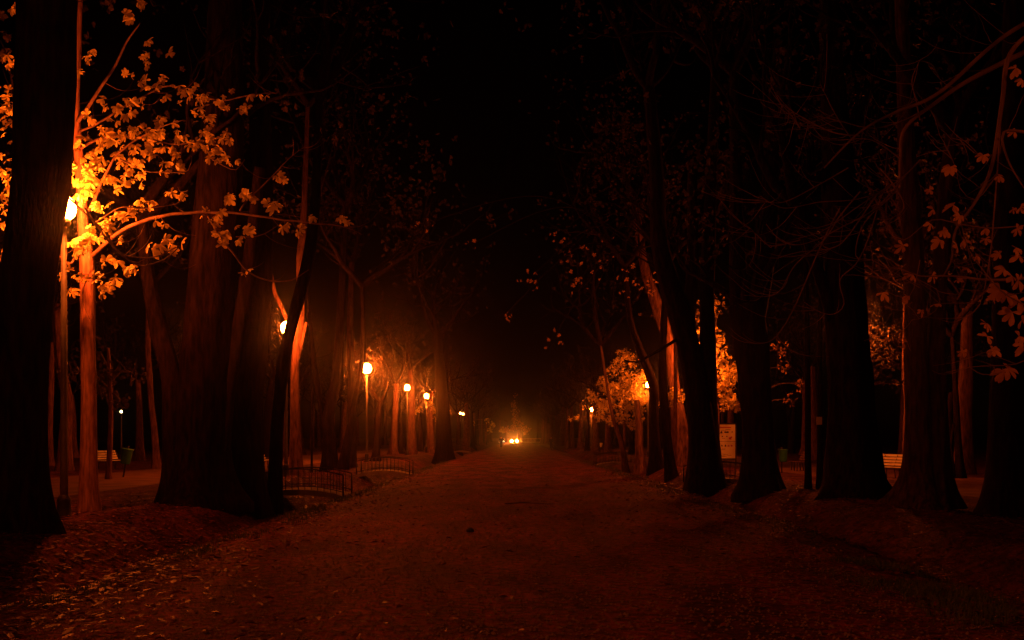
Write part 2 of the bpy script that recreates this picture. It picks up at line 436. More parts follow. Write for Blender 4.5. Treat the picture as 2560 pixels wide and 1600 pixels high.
for px, py, Y, lb in ((1158, 1035, 190, 'far lit lamp, right one of the close pair left of centre'), (1198, 1055, 270, 'single small lamp above the far left trunks'),
                      (1358, 1069, 300, 'left one of the close pair of lamps right of the car'), (1365, 1066, 275, 'right one of the close pair of lamps right of the car'),
                      (1072, 993, 116, 'small lamp touching the fifth lamp of the left row')):
    p = P(px, py, Y); dup(lf_, (p.x, p.y, p.z - 6), 0, lb)
# side path lamps, hidden by trunks, and lamps behind the camera
L0b = make_lamp('street_lamp', 'weaker lamp behind the viewer on the right', glow='lampdim', gr_=.22); L0b.location = (8.6, -4.5, 0)
dup(L0b, (-13.35, 43, 0), 0, 'lamp by the left side path, hidden behind the massive trunk')
for loc, lb in (((12.75, 37.5, 0), 'lamp by the right side path, hidden behind the very thick black trunk'),
                ((-9, -5, 0), 'lamp behind the viewer on the left')):
    dup(L0, loc, 0, lb)
wl = make_lamp('street_lamp', 'small white lamp far off behind the left bench and litter bin', H=4.2, glow='lampwhite', gr_=.11, group=None)
p = P(303, 1029, 95); wl.location = (p.x, p.y, p.z - 4.2)

# ================================================================== left trees
tree('huge near dark trunk leaning right at the left edge', [(30, 1400, 160), (38, 1270, 138), (46, 950, 132), (64, 740, 126), (78, 635, 122), (90, 540, 122), (104, 430, 128), (113, 200, 134), (118, -60, 130)],
     crown=0, amp=.045, flare=.4, by=15.5)
tree('massive dark double trunk in front of the left side path', [(500, 1268, 140), (502, 1150, 128), (508, 1000, 128), (522, 800, 118), (535, 600, 108), (552, 400, 100), (560, 180, 86), (565, -40, 70)],
     crown=1, flare=.5, amp=.08, extra=[[(440, 1262, 66), (440, 1100, 58), (430, 950, 50), (400, 830, 46), (372, 700, 34), (350, 520, 26)], [(530, 1262, 60), (552, 1100, 46), (574, 950, 34), (618, 700, 34), (650, 420, 26)]])
tree('plain black trunk right of the massive double trunk', [(616, 1258, 88), (616, 1150, 80), (620, 1000, 72), (632, 880, 70), (645, 740, 64), (652, 500, 56), (650, 200, 46), (655, -40, 36)], crown=2, flare=.35)
tree('thin crooked black trunk passing in front of the second lamp pole', [(684, 1250, 36), (690, 1100, 30), (700, 980, 28), (708, 900, 30), (724, 830, 26), (748, 740, 30), (772, 640, 28), (790, 480, 24), (800, 200, 18)], crown=3, flare=.3, seed=3)
tree('pale trunk lit orange by the second lamp beside it', [(741, 1190, 34), (738, 1080, 25), (737, 980, 22), (738, 900, 20), (748, 820, 22), (752, 740, 20), (750, 650, 20), (758, 560, 16), (764, 420, 12), (770, 250, 9)],
     'bark_mid', crown=0, flare=.3, by=41.5, seed=2, csc=.9, extra=[[(742, 850, 12), (722, 810, 11), (700, 760, 11), (684, 722, 10), (670, 640, 8)], [(745, 900, 9), (760, 830, 8), (766, 805, 6)]])
tree('forked trunk left of the first small bridge', [(824, 1182, 36), (824, 1100, 32), (820, 1040, 30), (838, 960, 26), (848, 860, 22), (856, 700, 18), (866, 500, 14)], crown=1, flare=.3,
     extra=[[(815, 1060, 18), (800, 1000, 15), (788, 920, 12), (776, 820, 10), (764, 700, 8)]])
tree('dark trunk leaning right below the brightest lamp', [(854, 1184, 26), (868, 1110, 22), (878, 1060, 18), (888, 1000, 15), (900, 940, 14), (908, 860, 12), (905, 700, 10)], crown=2, flare=.3)
tree('broad dim trunk behind the leaning dark trunk', [(878, 1172, 24), (880, 1080, 20), (878, 960, 18), (876, 800, 15), (880, 640, 12)], 'bark_shaded', crown=3, flare=.3)
tree('very slim sapling stem between two left trees', [(779, 1186, 6), (780, 1100, 5), (781, 1000, 4.5), (776, 900, 4), (772, 780, 3)], flare=.1, name='sapling')
tree('slim trunk far behind the left bench, lit along one edge', [(392, 1165, 22), (386, 1080, 15), (378, 1010, 14), (374, 940, 14), (370, 860, 12), (372, 700, 10)], 'bark_mid', crown=1, flare=.3, by=52)
tree('dim trunk standing left of the lit chestnut trunk', [(160, 1172, 34), (164, 1080, 28), (168, 1000, 26), (150, 900, 24), (140, 760, 20)], 'bark_mid', crown=2, flare=.3, by=48)

# the lit chestnut by the first lamp -------------------------------------------------
rng = random.Random(11)
YC = 20.4
base = P(223, 1285, YC); gz = zg(base.x, YC); loc = (base.x, YC, gz)
ct = thing('chestnut_tree', 'bright orange lit young chestnut with yellow leaves beside the nearest lamp', 'tree', loc, 0, None, True)
pts = [Vector((base.x, YC, gz - .2))] + [P(x, y, YC) for x, y in ((222, 1180), (222, 1000), (220, 850), (219, 740), (216, 640), (208, 560), (203, 470), (196, 380), (190, 300), (190, 220), (196, 130), (198, 60), (204, -60))]
k = YC / F / 2
mb = trunk_mb(pts, [44 * k, 40 * k, 36 * k, 34 * k, 35 * k, 33 * k, 26 * k, 24 * k, 22 * k, 20 * k, 17 * k, 14 * k, 12 * k, 8 * k], gz, rng, 24, .28, .035, .1)
mb.build('trunk', M['bark_young'], ct)
bm_ = MB(); leafmb = MB()
def pl_branch(pl, Y0, Y1, w0, w1, mbx=bm_, n=7):
    m = len(pl) - 1
    a = [P(x, y, Y0 + (Y1 - Y0) * i / m) for i, (x, y) in enumerate(pl)]
    r = [(w0 + (w1 - w0) * i / m) / 2 / F * YC for i in range(m + 1)]
    a, r = catmull(a, r, .12)
    a = [q + Vector((0, .03 * noise.noise(q * 2), .03 * noise.noise(q * 2.3 + Vector((5, 0, 0))))) for q in a]
    mbx.tube(a, r, n); return a
B = []
B.append(pl_branch([(222, 650), (262, 610), (320, 570), (385, 545), (450, 535), (520, 530), (600, 534), (680, 545), (760, 556), (830, 562), (880, 575), (905, 585)], YC, 18.6, 11, 1.6))
B.append(pl_branch([(520, 540), (550, 590), (580, 630), (610, 668), (650, 695), (690, 705), (730, 700), (772, 675)], 19, 18.4, 6, 2))
B.append(pl_branch([(190, 310), (215, 272), (250, 220), (290, 160), (320, 100), (350, 56)], YC, 19.6, 11, 3))
B.append(pl_branch([(208, 545), (235, 500), (262, 440), (290, 390), (340, 350), (400, 318), (460, 300)], YC, 19, 9, 2))
B.append(pl_branch([(196, 380), (240, 350), (300, 340), (370, 345), (440, 360), (520, 350), (560, 340)], YC, 19.2, 7, 2))
B.append(pl_branch([(195, 330), (260, 300), (340, 250), (420, 215), (500, 240), (560, 250), (640, 235), (690, 232)], YC, 19, 6, 2))
B.append(pl_branch([(165, 490), (210, 530), (260, 580), (300, 630), (350, 645), (400, 640), (440, 620)], 18.3, 17.8, 5, 2))
B.append(pl_branch([(210, 520), (260, 590), (310, 640), (352, 666), (410, 650), (450, 615)], 18.4, 17.6, 6, 2))
B.append(pl_branch([(600, 530), (620, 500), (650, 470), (690, 430), (720, 400), (770, 360)], 18.9, 18.6, 5, 1.4))
B.append(pl_branch([(300, 395), (360, 425), (420, 430), (470, 425), (480, 390)], 19, 18.5, 4, 1.6))
B.append(pl_branch([(524, 395), (560, 415), (590, 424), (612, 398)], 19, 18.8, 3, 1.4))
B.append(pl_branch([(235, 560), (300, 520), (360, 520), (440, 510), (470, 475)], 19, 18.5, 3.5, 1.5))
B.append(pl_branch([(590, 590), (640, 590), (680, 575), (706, 556)], 18.9, 18.7, 3, 1.2))
B.append(pl_branch([(232, 665), (205, 740), (225, 800)], 20, 19.6, 3, 1.5))
B.append(pl_branch([(214, 560), (190, 640), (165, 660), (120, 600), (60, 540), (0, 500)], YC, 19.6, 7, 2))
B.append(pl_branch([(196, 350), (140, 320), (70, 300), (0, 260)], YC, 19.8, 6, 2))
for q in range(60):          # side twigs curling up
    b = rng.choice(B); p = b[rng.randrange(len(b) // 4, len(b))]
    d = Vector((rng.uniform(-.6, 1), rng.uniform(-.4, .4), rng.uniform(-.5, .2))).normalized(); L = rng.uniform(.25, .9)
    c = [p]; 
    for i in range(6):
        d = (d + Vector((0, 0, .22)) + rdir(rng) * .15).normalized(); c.append(c[-1] + d * L / 6)
    bm_.tube(c, [.008 - .001 * i for i in range(7)], 4, cap=False)
bm_.build('branches', M['bark_branch'], ct)
LC = [(182, 438), (200, 455), (215, 420), (232, 436), (193, 485), (208, 500), (268, 556), (262, 568), (275, 545), (298, 533), (312, 545), (330, 538), (180, 606), (198, 600),
      (216, 592), (188, 622), (204, 618), (220, 604), (245, 592), (228, 568), (172, 672), (192, 684), (182, 738), (168, 728), (390, 552), (405, 557), (270, 648), (288, 652), (318, 680),
      (338, 675), (246, 700), (264, 710), (285, 706), (258, 722), (515, 540), (530, 548), (545, 540), (560, 583), (580, 573), (552, 597), (610, 592), (618, 575), (430, 482), (446, 490),
      (350, 500), (366, 498), (342, 515), (246, 520), (262, 522), (686, 437), (703, 441), (612, 485), (630, 490), (582, 486), (672, 508), (684, 515), (704, 556), (790, 547), (752, 577),
      (612, 571), (606, 672), (358, 140), (374, 154), (320, 186), (367, 200), (378, 212), (402, 198), (436, 215), (463, 226), (484, 222), (506, 235), (478, 250), (500, 255), (547, 253),
      (555, 262), (490, 280), (521, 288), (507, 270), (230, 128), (195, 178), (222, 142), (326, 291), (224, 300), (358, 317), (404, 311), (262, 338), (218, 342), (247, 330), (306, 330),
      (378, 330), (279, 358), (294, 381), (236, 381), (206, 387), (194, 361), (372, 358), (393, 366), (428, 372), (518, 335), (532, 346), (559, 343), (492, 361), (524, 376), (474, 367),
      (340, 410), (316, 407), (349, 399), (378, 392), (413, 402), (218, 422), (445, 428), (402, 425), (352, 433), (524, 399), (576, 402), (320, 429), (308, 458), (292, 468), (326, 447),
      (352, 452), (262, 455), (228, 446), (212, 417), (8, 65 + 85), (22, 160), (15, 221), (12, 262), (20, 279), (35, 265), (17, 428), (38, 424), (12, 487), (24, 500), (10, 520), (6, 560),
      (12, 618), (4, 640), (20, 630), (20, 345), (240, 365), (260, 395), (330, 370), (410, 340), (440, 385), (330, 345), (275, 330), (452, 350), (232, 405), (275, 440), (250, 425),
      (205, 465), (225, 470), (20, 300), (8, 320), (30, 245), (10, 400), (28, 460), (82, 25), (30, 15), (372, 100), (610, 268), (855, 545), (870, 555), (300, 600), (150, 690), (195, 700),
      (350, 10), (322, 40), (420, 130), (285, 262), (330, 255), (268, 265)]
for (x, y) in LC:
    for q in range(rng.choice((2, 2, 3, 3))):
        Y = rng.uniform(18.75, 19.5) if x < 340 and 400 < y < 640 else rng.uniform(18.0, 20.6) if x < 480 else rng.uniform(18.5, 19.4)
        c = P(x + rng.gauss(0, 7), y + rng.gauss(0, 6), Y)
        palmate(leafmb, c, Vector((rng.uniform(-1, 1), rng.uniform(-.6, .3), rng.uniform(-.8, .5))), Vector((rng.uniform(-.8, .5), -.9, rng.uniform(-.2, 1.4))), rng.uniform(.19, .38), rng)
for (x, y) in ((382, 622), (372, 610), (400, 612), (410, 598), (430, 600), (425, 622), (455, 604), (440, 588)):
    palmate(leafmb, P(x, y, 18.6 + rng.uniform(-.2, .2)), Vector((rng.uniform(-1, 1), -.2, -.5)), Vector((-.8, -.4, .5)), rng.uniform(.36, .46), rng)
for q in range(85):
    b = rng.choice(B[3:6] + B[3:5]); p = b[rng.randrange(len(b) // 5, len(b))] + rdir(rng) * rng.uniform(.05, .45)
    palmate(leafmb, p, Vector((rng.uniform(-1, 1), rng.uniform(-.6, .3), rng.uniform(-.9, .3))), Vector((rng.uniform(-.8, .8), -1, rng.uniform(0, 1.4))), rng.uniform(.16, .34), rng)
leafmb.build('crown', M['leaf'], ct)

# ================================================================== right trees
tree('black forked tree in front of the bright right lamp', [(1765, 1212, 92), (1762, 1150, 74), (1755, 1060, 62), (1742, 960, 58), (1722, 860, 54), (1700, 780, 56), (1672, 700, 50), (1650, 600, 42), (1640, 420, 34), (1620, 200, 26)],
     crown=0, flare=.5, extra=[[(1778, 1190, 50), (1772, 1060, 44), (1770, 900, 38), (1768, 760, 34), (1772, 600, 32), (1780, 400, 28), (1790, 150, 22)], [(1722, 860, 24), (1728, 740, 30), (1732, 600, 28), (1730, 400, 22)],
                               [(1690, 850, 8), (1640, 880, 7), (1590, 905, 5), (1560, 900, 3)]])
tree('leaning trunk with its upper side lit orange, left of the forked tree', [(1712, 1192, 52), (1706, 1120, 44), (1698, 1060, 36), (1688, 980, 26), (1680, 920, 25), (1672, 860, 27), (1656, 800, 30), (1636, 740, 28), (1610, 660, 22), (1590, 520, 16)], 'bark_mid', crown=1, flare=.4, amp=.1, by=51.5)
tree('dark trunk leaning left behind the lit leaning trunk', [(1680, 1186, 28), (1668, 1110, 24), (1662, 1030, 22), (1656, 940, 20), (1660, 800, 16), (1670, 640, 12)], crown=2, flare=.3)
tree('leaning trunk hiding half of the foliage lamp', [(1644, 1174, 34), (1636, 1090, 26), (1634, 1020, 24), (1636, 980, 24), (1622, 930, 22), (1598, 870, 18), (1574, 790, 14), (1560, 650, 10)], 'bark_old_shaded', crown=3, flare=.35)
tree('short lit trunk under the glowing foliage', [(1602, 1168, 26), (1598, 1110, 18), (1597, 1060, 16), (1592, 1000, 12)], 'bark_mid', flare=.4, seed=4)
tree('curved slim trunk beneath the left end of the glowing foliage', [(1566, 1166, 18), (1556, 1120, 14), (1545, 1080, 11), (1534, 1050, 9), (1520, 980, 7), (1500, 850, 5)], 'bark_mid', crown=1, flare=.3)
tree('thick black trunk right of the notice board', [(1908, 1232, 84), (1900, 1150, 74), (1894, 1040, 70), (1888, 950, 74), (1880, 860, 84), (1866, 760, 84)], crown=2, flare=.5,
     extra=[[(1850, 800, 40), (1846, 700, 42), (1844, 560, 38), (1840, 380, 32), (1836, 160, 26)], [(1890, 800, 44), (1910, 680, 46), (1924, 520, 42), (1932, 320, 34), (1950, 100, 26)]])
tree('left one of the two slender black stems before the green bin', [(2021, 1238, 17), (2020, 1150, 15), (2020, 1000, 14), (2018, 850, 13), (2014, 640, 11), (2010, 400, 9)], flare=.2, amp=.03, name='slender_tree')
st = tree('right one of the two slender black stems, with a note pinned on it', [(2050, 1234, 17), (2050, 1150, 15), (2050, 1000, 13), (2050, 850, 12), (2054, 640, 10), (2060, 400, 8)], flare=.2, amp=.03, name='slender_tree')
tree('very thick black trunk left of the lit bench', [(2136, 1252, 138), (2134, 1180, 122), (2130, 1080, 112), (2126, 960, 102), (2118, 840, 92), (2112, 720, 88), (2104, 560, 80), (2092, 380, 66), (2080, 180, 52), (2070, -30, 40)], crown=3, flare=.5, amp=.09,
     extra=[[(2190, 1240, 60), (2180, 1170, 36), (2168, 1060, 22)], [(2085, 800, 36), (2050, 690, 30), (2010, 600, 22), (1985, 480, 16)]])
tree('slim trunk with an orange lit edge beside the right bench', [(2262, 1194, 16), (2262, 1130, 12), (2264, 1060, 11), (2266, 1000, 11), (2260, 940, 10), (2262, 800, 9), (2270, 600, 7)], 'bark_mid', crown=0, flare=.2)
tree('double trunk with spreading roots on the right bank', [(2296, 1278, 78), (2297, 1200, 58), (2296, 1060, 56), (2292, 920, 54), (2290, 780, 50), (2282, 600, 46), (2268, 400, 40), (2260, 180, 32), (2250, -40, 26)],
     'bark_shaded', crown=1, flare=1.0, amp=.1, extra=[[(2350, 1272, 60), (2346, 1180, 48), (2342, 1050, 44), (2340, 900, 40), (2346, 740, 36), (2360, 520, 30), (2380, 300, 24)]])
tree('dim trunk with a split light edge between the two right trunks', [(2400, 1196, 22), (2396, 1120, 16), (2392, 1040, 14), (2388, 960, 12), (2380, 820, 10)], 'bark_old_shaded', crown=2, flare=.4,
     extra=[[(2386, 1190, 8), (2378, 1120, 6), (2384, 1060, 5)]])
tree('dark trunk near the right edge behind the big leaves', [(2512, 1300, 104), (2512, 1200, 84), (2514, 1080, 78), (2516, 940, 76), (2520, 760, 72), (2522, 560, 64), (2528, 340, 52), (2530, 100, 42), (2530, -80, 34)], crown=3, flare=.5)
nb = MB(); nb.box((0, 0, 0), (.16, .012, .22)); o = nb.build('paper_note', M['paper'], sm=False)
p = P(2048, 1052, 28.1); o.location = (p.x, p.y, p.z); tag(o, 'small pale note pinned on the right slender black stem', 'note')

# big leaves hanging in at the right, on a tree whose trunk stands outside the frame ------
rng = random.Random(21); YR = 9.2
rt = thing('chestnut_tree', 'chestnut branches with large dim orange leaves reaching in from the right edge', 'tree', (6.3, YR, zg(6.3, YR)), 0, None, True)
mb = trunk_mb([Vector((6.3, YR, -.6)), Vector((6.35, YR, 2)), Vector((6.2, YR, 4.2)), Vector((6.3, YR, 6.5))], [.2, .16, .14, .1], zg(6.3, YR), rng, 24, .4, .04)
mb.build('trunk', M['bark_mid'], rt)
bm2 = MB(); lm2 = MB(); B2 = []
def rb(pl, Y0, Y1, w0, w1, mbx=bm2, store=B2):
    m = len(pl) - 1; a = [P(x, y, Y0 + (Y1 - Y0) * i / m) for i, (x, y) in enumerate(pl)]
    r = [(w0 + (w1 - w0) * i / m) / 2 / F * (Y0 + Y1) / 2 for i in range(m + 1)]
    a, r = catmull(a, r, .07); mbx.tube(a, r, 6, cap=False); store.append(a)
rb([(2985, 60), (2760, 20), (2620, 60), (2527, 132), (2505, 259), (2479, 417), (2437, 507), (2389, 576), (2378, 655), (2350, 700)], 9.2, 9.4, 16, 4)
rb([(2985, 350), (2760, 300), (2600, 330), (2510, 330), (2520, 400), (2560, 470)], 9.2, 9, 12, 3)
rb([(2500, 320), (2490, 470), (2483, 560), (2475, 640), (2450, 760), (2400, 800)], 9.3, 9.2, 5, 2)
rb([(2985, 700), (2760, 650), (2600, 690), (2480, 700), (2380, 690), (2300, 690), (2250, 670)], 9.2, 9.4, 12, 2)
rb([(2600, 560), (2480, 570), (2400, 560), (2330, 550), (2260, 600), (2215, 575)], 9.3, 9.5, 4, 1.5)
rb([(2600, 780), (2520, 740), (2470, 690), (2420, 620), (2400, 540)], 9, 9.2, 4, 2)
rb([(2600, 880), (2540, 910), (2460, 915), (2424, 918), (2362, 932)], 9, 9.3, 3.5, 1.5)
rb([(2424, 918), (2423, 895), (2420, 876)], 9.2, 9.2, 2, 1.5)
rb([(2340, 720), (2350, 760), (2320, 790), (2280, 800)], 9.3, 9.3, 3, 1.5)
rb([(2500, 380), (2450, 390), (2400, 350), (2380, 345)], 9.3, 9.5, 3, 1.2)
rb([(2490, 440), (2440, 500), (2400, 470), (2390, 420), (2360, 360)], 9.3, 9.5, 3, 1.2)
rb([(2300, 650), (2285, 720), (2265, 760), (2257, 840)], 9.3, 9.3, 2.5, 1.2)
rb([(2265, 660), (2215, 700), (2180, 690)], 9.3, 9.3, 2, 1)
for q in range(70):
    b = rng.choice(B2); p = b[rng.randrange(len(b) // 4, len(b))]
    d = Vector((rng.uniform(-1, .5), rng.uniform(-.4, .4), rng.uniform(-.6, .5))).normalized(); L = rng.uniform(.15, .5); c = [p]
    for i in range(5): d = (d + rdir(rng) * .25 + Vector((0, 0, .1))).normalized(); c.append(c[-1] + d * L / 5)
    bm2.tube(c, [.004 - .0005 * i for i in range(6)], 4, cap=False)
bm2.build('branches', M['twig'], rt)
RC = [(2458, 388), (2376, 417), (2537, 328), (2497, 439), (2384, 513), (2400, 539), (2333, 523), (2326, 560), (2357, 576), (2257, 613), (2463, 597), (2463, 571), (2394, 618), (2532, 523),
      (2542, 571), (2500, 634), (2511, 671), (2500, 724), (2515, 738), (2548, 750), (2421, 671), (2394, 698), (2331, 687), (2283, 687), (2206, 732), (2265, 740), (2257, 855), (2466, 809),
      (2468, 841), (2479, 872), (2548, 841), (2405, 878), (2336, 761), (2304, 775), (2323, 473), (2518, 921), (2510, 930), (2555, 860), (2550, 640), (2530, 690), (2480, 745), (2545, 700),
      (2530, 780), (2555, 800), (2540, 620), (2550, 520), (2540, 170), (2556, 200), (2440, 640), (2350, 600), (2410, 600)]
for i, (x, y) in enumerate(RC):
    big = x > 2480 and y > 640
    palmate(lm2, P(x, y, rng.uniform(8.9, 9.5)), Vector((rng.uniform(-1, 1), rng.uniform(-.5, .2), rng.uniform(-1.1, .1))), Vector((rng.uniform(-.6, .6), -1, rng.uniform(0, 1))), rng.uniform(.22, .3) if big else rng.uniform(.13, .22), rng)
lm2.build('crown', M['leaf_brown'], rt)

# drooping bare twigs of a big tree on the right -------------------------------------
rng = random.Random(31); YT = 15.0
tt = thing('bare_tree', 'bare drooping twigs fanning left from the upper right', 'tree', (9.4, YT, zg(9.4, YT)), 0, None, True)
mb = trunk_mb([Vector((9.4, YT, -.4)), Vector((9.3, YT, 3)), Vector((9.5, YT, 7)), Vector((9.2, YT, 10))], [.3, .24, .2, .12], zg(9.4, YT), rng, 22, .5, .06)
mb.build('trunk', M['bark_mid'], tt)
bm3 = MB(); B3 = []
rb([(2840, 60), (2640, 100), (2442, 190), (2336, 259), (2262, 322), (2251, 396), (2250, 470)], YT, YT, 17, 5, bm3, B3)
rb([(2900, -60), (2560, 60), (2350, 230), (2240, 280), (2150, 330), (2060, 420)], YT, YT - .5, 14, 4, bm3, B3)
for pl in ([(2262, 440), (2190, 520), (2100, 570), (2040, 600), (1990, 612), (1950, 600), (1915, 560)], [(2230, 460), (2140, 520), (2060, 575), (1980, 600)], [(2336, 259), (2260, 300), (2180, 320), (2090, 300), (2040, 290)],
           [(2140, 360), (2110, 320), (2080, 270), (2050, 208)], [(2150, 340), (2080, 330), (2000, 290), (1955, 260)], [(2000, 320), (1980, 290), (1955, 262)], [(2250, 396), (2180, 350), (2100, 350), (2060, 350)],
           [(2300, 400), (2260, 440), (2200, 480), (2130, 500), (2050, 505), (1960, 520), (1900, 490)], [(2150, 480), (2100, 540), (2060, 600), (1990, 660), (1940, 735), (1860, 738)], [(2190, 490), (2120, 590), (2080, 620), (2000, 630), (1960, 640)],
           [(2240, 480), (2160, 560), (2140, 640), (2180, 650), (2250, 690), (2300, 720)], [(2200, 500), (2170, 600), (2140, 660), (2100, 700), (2110, 760), (2085, 785), (2050, 780), (2010, 755)], [(2100, 520), (2050, 620), (1990, 760), (1950, 830), (1920, 855), (1880, 858), (1850, 845)],
           [(2120, 420), (2050, 460), (1960, 505), (1900, 500)], [(2000, 600), (1930, 615), (1895, 590), (1875, 570)], [(2200, 420), (2240, 470), (2260, 520), (2225, 550), (2210, 575)], [(2300, 300), (2290, 250), (2280, 200), (2300, 150)]):
    rb(pl, YT, YT - rng.uniform(.2, 1.5), 4.0, 1.4, bm3, B3)
for q in range(150):
    b = rng.choice(B3); p = b[rng.randrange(len(b) // 5, len(b))]
    d = Vector((rng.uniform(-1, .2), rng.uniform(-.5, .5), rng.uniform(-.5, .3))).normalized(); L = rng.uniform(.3, 1.1); c = [p]
    for i in range(6): d = (d + rdir(rng) * .14 + Vector((-.03, 0, .12))).normalized(); c.append(c[-1] + d * L / 6)
    bm3.tube(c, [.0055 - .0007 * i for i in range(7)], 4, cap=False)
bm3.build('branches', M['twig'], tt)

# leafy young trees near lamps -------------------------------------------------------
def leafy(label, X, Y, blobs, n, size, m='leaf', seed=0, group=None, r=.11, H=4, far=True, arch=0, tw='twig'):
    rng = random.Random(seed); gz = 0 if abs(X) > 11 else zg(X, Y)
    t = thing('young_chestnut_tree', label, 'tree', (X, Y, gz), 0, group, True)
    mb = trunk_mb([Vector((X, Y, gz - .2)), Vector((X + .1, Y, H * .5)), Vector((X, Y, H))], [r, r * .8, r * .5], gz, rng, 14, .3, .04); mb.build('trunk', M['bark_mid'], t)
    br = MB(); lfm = MB()
    tot = sum(b[3] for b in blobs)
    for (px, py, rad, wt, dy) in blobs:
        c = P(px, py, Y + dy); R = rad / F * Y
        sp = Vector((X, Y, gz + min(H, max(1.5, c.z - .6))))
        if arch: sp = Vector((X, Y, gz + H))
        mid = (sp + c) / 2 + Vector((0, 0, .3 + arch)); a, rr = catmull([sp, mid, c], [.035, .025, .012], .3); br.tube(a, rr, 5, cap=False)
        for q in range(6):
            e = c + rdir(rng) * R * .9; a, rr = catmull([c, (c + e) / 2 + Vector((0, 0, -.1)), e], [.012, .009, .005], .3); br.tube(a, rr, 4, cap=False)
        for q in range(int(n * wt / tot)):
            e = c + rdir(rng) * R * rng.random() ** .45
            palmate(lfm, e, rdir(rng, -.4), Vector((rng.uniform(-1, 1), rng.uniform(-1, 1), rng.uniform(.1, 1.2))), size * rng.uniform(.6, 1.15), rng, far)
    br.build('branches', M[tw], t); lfm.build('crown', M[m], t); return t
leafy('leafy chestnut glowing orange around the lamp above the notice board', 10.2, 51, [(1770, 830, 40, 2, 0), (1805, 960, 40, 4, 0), (1830, 930, 34, 3, .3), (1800, 900, 30, 2, 0), (1815, 1000, 30, 3, 0), (1765, 930, 24, 1, .5),
      (1795, 860, 26, 2, 0), (1760, 780, 34, 1.2, 0), (1840, 1015, 16, 1, 0), (1790, 760, 30, 1, 0), (1690, 990, 22, 1.6, -1), (1675, 1000, 16, 1, -1)], 1250, .32, 'leaf', 3, H=5)
leafy('wide glowing chestnut foliage around the half hidden right lamp', 9.0, 84, [(1600, 990, 26, 3, 0), (1565, 985, 26, 3, 0), (1530, 975, 24, 2.5, 0), (1595, 1025, 20, 1.6, 0), (1560, 1020, 24, 2, 0), (1520, 1010, 22, 1.5, 0),
      (1570, 950, 26, 2, 0), (1540, 920, 24, 1, 0), (1555, 1045, 16, 1, 0), (1500, 1010, 14, .8, 0), (1600, 1050, 12, .6, 0), (1555, 890, 20, .8, 0), (1600, 1000, 18, 2.4, -1), (1590, 970, 20, 2, -.6), (1575, 900, 26, 1, 0), (1605, 940, 18, 1.5, -.5), (1480, 990, 18, .8, 0), (1510, 960, 22, 1.1, 0), (1500, 1040, 16, .7, 0), (1530, 1050, 16, .8, 0), (1580, 1060, 16, .8, 0), (1640, 1010, 14, .8, 1), (1655, 985, 14, .8, 1)], 2900, .38, 'leaf', 4, H=4.5)
leafy('small leafy crown around the lamp at the avenue right', 9.6, 122, [(1478, 1030, 14, 2, 0), (1445, 1042, 10, 1.2, 0), (1500, 1020, 14, 1, 0), (1460, 1020, 8, .6, 0), (1425, 1048, 6, .5, 0)], 230, .34, 'leaf', 5, H=4.5)
leafy('low reddish foliage right of the fifth left lamp', -8.4, 96, [(1105, 1010, 12, 1.4, 0), (1110, 990, 10, 1, 0), (1085, 1025, 10, 1, 0), (1050, 1022, 10, 1, 0), (1035, 1030, 8, .8, 0), (1075, 1008, 8, .8, 0), (1120, 1030, 10, .8, 0), (1095, 1045, 12, .8, 0)], 260, .34, 'leaf', 6, H=5)
leafy('far lit foliage left of the avenue end', -8.2, 165, [(1230, 1062, 9, 1, 0), (1226, 1075, 8, 1, 0), (1180, 1058, 8, .8, 0), (1218, 1050, 8, .6, 0)], 160, .4, 'leaf', 8, H=4)
leafy('small leafy tree lit behind the person on the left', -6.4, 205, [(1255, 1072, 6, 1, 0), (1258, 1080, 4, .6, 0), (1250, 1078, 4, .6, 0)], 90, .4, 'leaf', 9, H=3.4)
leafy('dim leafy tree behind the lit chestnut trunk', -15.5, 38, [(280, 930, 40, 1, 0), (250, 970, 40, 1, 0), (180, 930, 40, 1, 0), (300, 1000, 30, .6, 0), (230, 880, 50, 1, 0), (330, 930, 40, .6, 0)], 260, .28, 'leaf_shaded', 10, H=5)
leafy('dim leafy tree between the two thickest right trunks', 12.6, 37, [(2180, 880, 40, 1.4, 0), (2200, 930, 34, 1.4, 0), (2230, 900, 30, 1, 0), (2170, 830, 40, 1, 0), (2220, 850, 40, 1, 0), (2240, 960, 20, .4, 0)], 200, .27, 'leaf_shaded', 12, H=5)
leafy('slight tree with a few hanging leaves behind the green bin', 11.6, 48, [(1950, 870, 24, 1, 0), (1960, 920, 20, .6, 0), (1975, 1000, 20, .6, 0), (2000, 960, 24, .6, 0)], 60, .3, 'leaf_brown', 13, H=5)
leafy('sparse leaves hanging over the middle of the avenue', 7.4, 47, [(1320, 700, 30, 1, 0), (1260, 790, 22, .7, 0), (1180, 610, 20, .5, 0), (1390, 590, 24, .6, 0), (1410, 640, 20, .6, 0), (1500, 640, 60, 1.2, 0), (1450, 700, 40, 1, 0), (1580, 700, 60, 1.4, 0), (1380, 850, 30, .8, 0), (1620, 720, 30, .8, 0), (1060, 560, 26, .6, 0)],
      110, .34, 'leaf_brown', 14, H=9, arch=2.2, tw='bark_old_shaded')
leafy('tall tree glowing behind the car at the avenue end', 0.6, 262, [(1285, 1070, 10, 1.5, 0), (1290, 1050, 12, 1.5, 0), (1288, 1030, 12, 1.2, 0), (1284, 1010, 10, 1, 0), (1300, 1062, 12, 1.2, 0), (1315, 1075, 12, 1.4, 0), (1270, 1075, 10, 1, 0), (1290, 990, 8, .3, 0)], 420, .7, 'leaf_brown', 15, r=.3, H=9)

